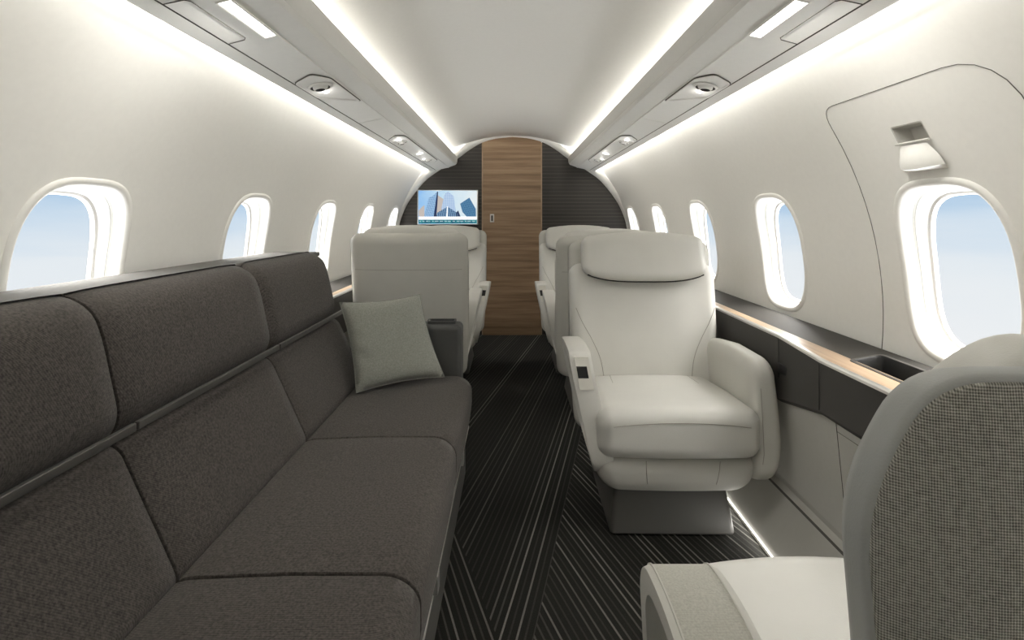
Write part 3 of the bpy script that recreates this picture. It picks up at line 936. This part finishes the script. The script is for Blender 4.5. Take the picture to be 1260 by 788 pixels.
# base
bm = bmesh.new()
extrude_profile(bm, [(-.198-.0+SO.x*-1*0, .215), (-.198, .02), (-.21, .0), (-.90, 0), (-.90, .215)], 0, 1)
for v in bm.verts: v.co = S(v.co.x, -.23+v.co.y*2.37, v.co.z)
link('base', bm, 'ped', sofa, smooth=False)
bm = bmesh.new(); rbox(bm, (.004, 1.18, .004), .0015, (1, 1, 1), 1, lambda v: v+S(-.186, .95, .218))
link('edge_trim', bm, 'metal', sofa)
for y in (1.19, 1.80):
    bm = bmesh.new(); rbox(bm, (.006, .016, .022), .002, (1, 1, 1), 1, lambda v: v+S(-.178, y, .242))
    link('clip', bm, 'metal', sofa)
for i in range(4):
    a, b = YS[i], YS[i+1]
    yc, hy = (a+b)/2, (b-a)/2-.0003
    # seat
    def fs(v):
        k = v.y/hy
        z = v.z+.325
        x = v.x-.415
        if v.z > 0:
            z += .006*(1-k**6)*(1-(v.x/.25)**4) - .012*(v.x/.25)*-1*0
            z += -.01*max(0, -v.x/.25)
        if v.x > .1: x += .004*(1-k**6)
        x -= .012*max(0, -v.z/.1) if v.x > .2 else 0
        return S(x, yc+v.y, z)
    bm = bmesh.new(); rbox(bm, (.245, hy, .105), (.07, .005, .06), (10, 12, 4), 5, fs)
    link('seat_cushion', bm, 'sofa', sofa)
    # lower back
    L0, L1 = Vector((-.605, .40)), Vector((-.735, .685))
    dr = (L1-L0); ln = dr.length/2; dr.normalize(); nr = Vector((-dr.y, dr.x))   # nr points back/up-left
    mid = (L0+L1)/2
    def fb(v):
        k = v.y/hy; q = v.z/ln
        d = v.x
        if d > 0: d += .007*(1-k**6)*(1-q**6)
        p = mid + dr*v.z - nr*(-1)*(-1)*0
        p = mid + dr*v.z + Vector((dr.y, -dr.x))*(d-.05)
        return S(p.x, yc+v.y, p.y)
    bm = bmesh.new(); rbox(bm, (.05, hy, ln), (.042, .004, .045), (3, 12, 10), 5, fb)
    link('back_cushion', bm, 'sofa', sofa)
    # upper back
    U0, U1 = Vector((-.716, .684)), Vector((-.775, .960))
    du = U1-U0; lu = du.length/2; du.normalize(); mu = (U0+U1)/2
    def fu(v):
        k = v.y/hy; q = v.z/lu
        d = v.x
        if d > 0: d += .007*(1-k**6)*(1-q**6) - .03*max(0, q)**3
        z = v.z + (.003*(1-k**6) if v.z > 0 else 0)
        yy = yc+v.y
        if i == 3 and k > 0: yy -= 0.06*max(0, q)**3*k*k*0
        p = mu + du*z + Vector((du.y, -du.x))*(d-.055)
        return S(p.x, yy, p.y)
    last = i == 3
    bm = bmesh.new(); rbox(bm, (.055, hy, lu), (.05, .004 if not last else .06, .065), (3, 12, 10), 6, fu)
    link('upper_back_cushion', bm, 'sofa', sofa)
    # metal band between the two rows
    bm = bmesh.new(); rbox(bm, (.005, hy-.003, .0078), .002, (1, 1, 1), 2, lambda v: S(-.711+v.x, yc+v.y+.02, .695+v.z))
    link('band', bm, 'band', sofa)
# frame behind the cushions
bm = bmesh.new(); extrude_profile(bm, [(-.70, .20), (-.70, .42), (-.79, .69), (-.84, .92), (-.90, .93), (-.92, .20)], 0, 1)
for v in bm.verts: v.co = S(v.co.x, -.23+v.co.y*2.36, v.co.z)
link('back_frame', bm, 'dark', sofa, smooth=False)
# end arm with a slot in its top
bm = bmesh.new()
rbox(bm, (.215, .055, .318), (.022, .022, .022), (4, 2, 4), 4, lambda v: v+S(-.43, 2.186, .319))
bmesh.ops.remove_doubles(bm, verts=bm.verts, dist=1e-5)
link('end_arm', bm, 'darkleather', sofa)
bm = bmesh.new()
rp = round_poly([(-.36, 2.160), (-.245, 2.160), (-.245, 2.212), (-.36, 2.212)], .012, 4)
cc = Vector((-.3025, 2.186))
vr = []
for kx, ky, z in ((1.06, 1.12, .6375), (1.05, 1.10, .650), (.93, .86, .650), (.88, .78, .641)):
    vr.append([bm.verts.new(S(cc.x+(p[0]-cc.x)*kx, cc.y+(p[1]-cc.y)*ky, z)) for p in rp])
for k in range(3):
    for i in range(len(rp)):
        j = (i+1) % len(rp)
        f = bm.faces.new((vr[k][i], vr[k][j], vr[k+1][j], vr[k+1][i])); f.material_index = 1 if k == 2 else 0
bm.faces.new(vr[-1]).material_index = 1
link('stowage_slot', bm, ['darkleather', 'black'], sofa, sharp=40)

# pillow
bm = bmesh.new()
BL, BR, TR, TL = Vector((-.578, 1.890, .440)), Vector((-.272, 2.040, .452)), Vector((-.382, 2.105, .772)), Vector((-.672, 1.985, .758))
nrm = (BR-BL).cross(TL-BL).normalized()
if nrm.y > 0: nrm = -nrm
pc = (BL+BR+TR+TL)/4
n = 22
def pil(u, v, s):
    p = BL*(1-u)*(1-v)+BR*u*(1-v)+TR*u*v+TL*(1-u)*v
    a, b = 2*u-1, 2*v-1
    th = .046*((1-a**4)*(1-b**4))**.5
    pin = .013*((1-a*a)*b*b*b*b)          # edges drawn in between the corners
    pin2 = .013*((1-b*b)*a**4)
    p = p-(TL-BL).normalized()*pin*math.copysign(1, b)-(BR-BL).normalized()*pin2*math.copysign(1, a)
    wr = -.022*math.exp(-(((u-.02)/.16)**2+((v-.40+.35*u)/.05)**2))-.016*math.exp(-(((u-.02)/.13)**2+((v-.60+.3*u)/.04)**2))
    return p + nrm*(s*th+wr*(1 if s > 0 else 0)*(1-a**8)*(1-b**8)) - pc
for s in (1, -1):
    g = [[bm.verts.new(pil(i/n, j/n, s)) for j in range(n+1)] for i in range(n+1)]
    for i in range(n):
        for j in range(n): bm.faces.new((g[i][j], g[i+1][j], g[i+1][j+1], g[i][j+1]))
edge = [(i/n, 0) for i in range(n)]+[(1, i/n) for i in range(n)]+[(1-i/n, 1) for i in range(n)]+[(0, 1-i/n) for i in range(n)]
o = link('throw_pillow', bm, 'pillow', sharp=80); o.location = pc
tag(o, 'square sage grey throw pillow leaning in the far corner of the sofa', 'pillow')
bm = bmesh.new(); tube(bm, [pil(u, v, 0) for u, v in edge], .0022, 5, closed=True); link('seam', bm, 'pillow', o)

# ------------------------------------------------------------------ monitor
mon = tag(empty('monitor', (-.599, 4.715, 1.178)), 'wall monitor showing glass skyscrapers on the dark bulkhead', 'monitor')
bm = bmesh.new(); rbox(bm, (.279, .010, .161), .004, (1, 1, 1), 2, lambda v: v+Vector((0, -.002, 0)))
link('bezel', bm, 'metal', mon)
def screen_mat():
    m = bpy.data.materials.new('lit screen sky'); m.use_nodes = True; nt = m.node_tree; nt.nodes.clear()
    co = coords(nt, 'Object')
    sep = N(nt, 'ShaderNodeSeparateXYZ'); nt.links.new(co, sep.inputs[0])
    f = math_n(nt, 'MULTIPLY_ADD', sep.outputs[0], 1.8, 0.5)
    t = N(nt, 'ShaderNodeTexNoise'); t.inputs['Scale'].default_value = 9; nt.links.new(co, t.inputs['Vector'])
    f = math_n(nt, 'ADD', f, math_n(nt, 'MULTIPLY', math_n(nt, 'SUBTRACT', t.outputs['Fac'], .5), .5))
    c = ramp(nt, f, [(0.0, (.30, .58, .95)), (.45, (.62, .83, .98)), (1.0, (.90, .97, .97))])
    e = N(nt, 'ShaderNodeEmission'); o = N(nt, 'ShaderNodeOutputMaterial')
    nt.links.new(c, e.inputs[0]); e.inputs[1].default_value = SCR
    nt.links.new(e.outputs[0], o.inputs[0])
    return m
SCR = 0.9
M['screen'] = screen_mat()
def facade(name, c1, c2, nx, nz, sk):
    m = bpy.data.materials.new(name); m.use_nodes = True; nt = m.node_tree; nt.nodes.clear()
    sep = N(nt, 'ShaderNodeSeparateXYZ'); nt.links.new(coords(nt), sep.inputs[0])
    x = math_n(nt, 'MULTIPLY_ADD', sep.outputs[2], sk, sep.outputs[0])
    z = math_n(nt, 'MULTIPLY_ADD', sep.outputs[0], sk*.6, sep.outputs[2])
    a = math_n(nt, 'FRACT', math_n(nt, 'MULTIPLY', x, nx)); b = math_n(nt, 'FRACT', math_n(nt, 'MULTIPLY', z, nz))
    g = math_n(nt, 'MAXIMUM', math_n(nt, 'LESS_THAN', a, .35), math_n(nt, 'LESS_THAN', b, .25))
    mx = N(nt, 'ShaderNodeMixRGB'); nt.links.new(g, mx.inputs[0]); mx.inputs[1].default_value = (*c1, 1); mx.inputs[2].default_value = (*c2, 1)
    e = N(nt, 'ShaderNodeEmission'); o = N(nt, 'ShaderNodeOutputMaterial'); e.inputs[1].default_value = SCR
    nt.links.new(mx.outputs[0], e.inputs[0]); nt.links.new(e.outputs[0], o.inputs[0])
    return m
M['fa'] = facade('screen tower blue', (.16, .33, .62), (.45, .66, .88), 90, 60, -.25)
M['fb'] = facade('screen tower pale', (.33, .50, .80), (.66, .80, .95), 80, 70, .0)
M['fc'] = facade('screen tower dark', (.05, .15, .30), (.13, .30, .48), 70, 60, .3)
M['fd'] = facade('screen podium', (.04, .09, .20), (.25, .42, .62), 55, 70, .2)
M['fe'] = emit('screen beige tower', (.62, .56, .52), SCR)
M['fw'] = emit('screen white bar', (.95, .97, .98), SCR*1.4)
M['fn'] = emit('screen navy edge', (.03, .05, .12), SCR)
def ticker():
    m = bpy.data.materials.new('screen teal bar'); m.use_nodes = True; nt = m.node_tree; nt.nodes.clear()
    t = N(nt, 'ShaderNodeTexNoise'); t.inputs['Scale'].default_value = 45; nt.links.new(coords(nt), t.inputs['Vector'])
    c = ramp(nt, t.outputs['Fac'], [(.35, (.01, .10, .18)), (.6, (.03, .26, .30)), (.75, (.10, .42, .45))])
    e = N(nt, 'ShaderNodeEmission'); o = N(nt, 'ShaderNodeOutputMaterial'); e.inputs[1].default_value = SCR
    nt.links.new(c, e.inputs[0]); nt.links.new(e.outputs[0], o.inputs[0]); return m
M['ft'] = ticker()
bm = bmesh.new()
def scr(pts, mi, d):
    """pixel coordinates in the 155..928 x 135..580 zoom of the screen"""
    v = [bm.verts.new(((x-541.5)/773*.545, -.0125-.0002*d, -(y-357.5)/445*.311)) for x, y in pts]
    bm.faces.new(v).material_index = mi
scr([(160, 138), (924, 138), (924, 578), (160, 578)], 0, 0)
scr([(185, 480), (165, 470), (165, 400), (210, 350), (240, 330), (240, 480)], 5, 1)
scr([(235, 480), (300, 230), (345, 210), (410, 150), (395, 480)], 1, 2)
scr([(395, 480), (360, 480), (405, 150), (418, 155), (410, 300)], 8, 3)
scr([(395, 480), (415, 200), (490, 250), (480, 480)], 5, 2)
scr([(460, 380), (500, 190), (545, 150), (620, 210), (650, 420), (560, 480)], 2, 3)
scr([(395, 480), (405, 430), (540, 350), (660, 425), (700, 480)], 4, 4)
scr([(525, 480), (535, 345), (545, 345), (542, 480)], 6, 5)
scr([(650, 430), (680, 400), (710, 480), (650, 480)], 8, 4)
scr([(735, 420), (705, 310), (825, 230), (910, 380), (912, 480), (790, 480)], 3, 4)
scr([(165, 480), (922, 480), (922, 520), (165, 520)], 6, 6)
scr([(165, 520), (922, 520), (922, 570), (165, 570)], 7, 6)
random.seed(3)
x = 175
while x < 900:
    w = random.uniform(12, 50); scr([(x, 535), (x+w, 535), (x+w, 547), (x, 547)], 9, 7); x += w+random.uniform(8, 26)
M['fx'] = emit('screen pale text', (.45, .62, .66), SCR)
link('screen', bm, ['screen', 'fa', 'fb', 'fc', 'fd', 'fe', 'fw', 'ft', 'fn', 'fx'], mon, smooth=False)

# ------------------------------------------------------------------ sky and light
w = bpy.data.worlds.new('sky'); SC.world = w; w.use_nodes = True; nt = w.node_tree
bg = nt.nodes['Background']
co = N(nt, 'ShaderNodeTexCoord').outputs['Generated']
sep = N(nt, 'ShaderNodeSeparateXYZ'); nt.links.new(co, sep.inputs[0])
mp = N(nt, 'ShaderNodeMapping'); mp.inputs['Scale'].default_value = (2.2, 2.2, 14); nt.links.new(co, mp.inputs[0])
t = N(nt, 'ShaderNodeTexNoise'); t.inputs['Scale'].default_value = 1.5; t.inputs['Detail'].default_value = 6; nt.links.new(mp.outputs[0], t.inputs['Vector'])
zz = math_n(nt, 'ADD', sep.outputs[2], math_n(nt, 'MULTIPLY', math_n(nt, 'SUBTRACT', t.outputs['Fac'], .5), .10))
f = math_n(nt, 'MULTIPLY_ADD', zz, 1.0, 0.5)
c = ramp(nt, f, [(0.30, (.88, .89, .90)), (.44, (.80, .85, .89)), (.50, (.62, .74, .86)), (.545, (.42, .60, .80)), (.62, (.75, .83, .95)), (.75, (1, .97, .92))])
nt.links.new(c, bg.inputs[0])
st = math_n(nt, 'MULTIPLY_ADD', math_n(nt, 'MAXIMUM', math_n(nt, 'SUBTRACT', sep.outputs[2], .07), 0.0), 30.0, math_n(nt, 'MULTIPLY_ADD', math_n(nt, 'MAXIMUM', math_n(nt, 'SUBTRACT', math_n(nt, 'MULTIPLY', sep.outputs[2], -1.0), .27), 0.0), 42.0, 1.0))
nt.links.new(st, bg.inputs[1])

cam = bpy.data.cameras.new('cam'); co_ = bpy.data.objects.new('camera', cam); COL.objects.link(co_)
co_.location = (0, 0, 1.09); co_.rotation_euler = (PI/2, 0, 0)
cam.sensor_width = 36; cam.lens = 18.0; cam.shift_y = -127/1260; cam.shift_x = -1/1260; cam.clip_start = .02
SC.camera = co_
SC.view_settings.view_transform = 'Standard'; SC.view_settings.look = 'None'
SC.view_settings.gamma = 1.0; SC.view_settings.use_curve_mapping = False
SC.view_settings.exposure = 0.0
SC.cycles.use_denoising = True
SC.cycles.diffuse_bounces = 8; SC.cycles.max_bounces = 14; SC.cycles.transparent_max_bounces = 16
SC.cycles.sample_clamp_indirect = 6.0
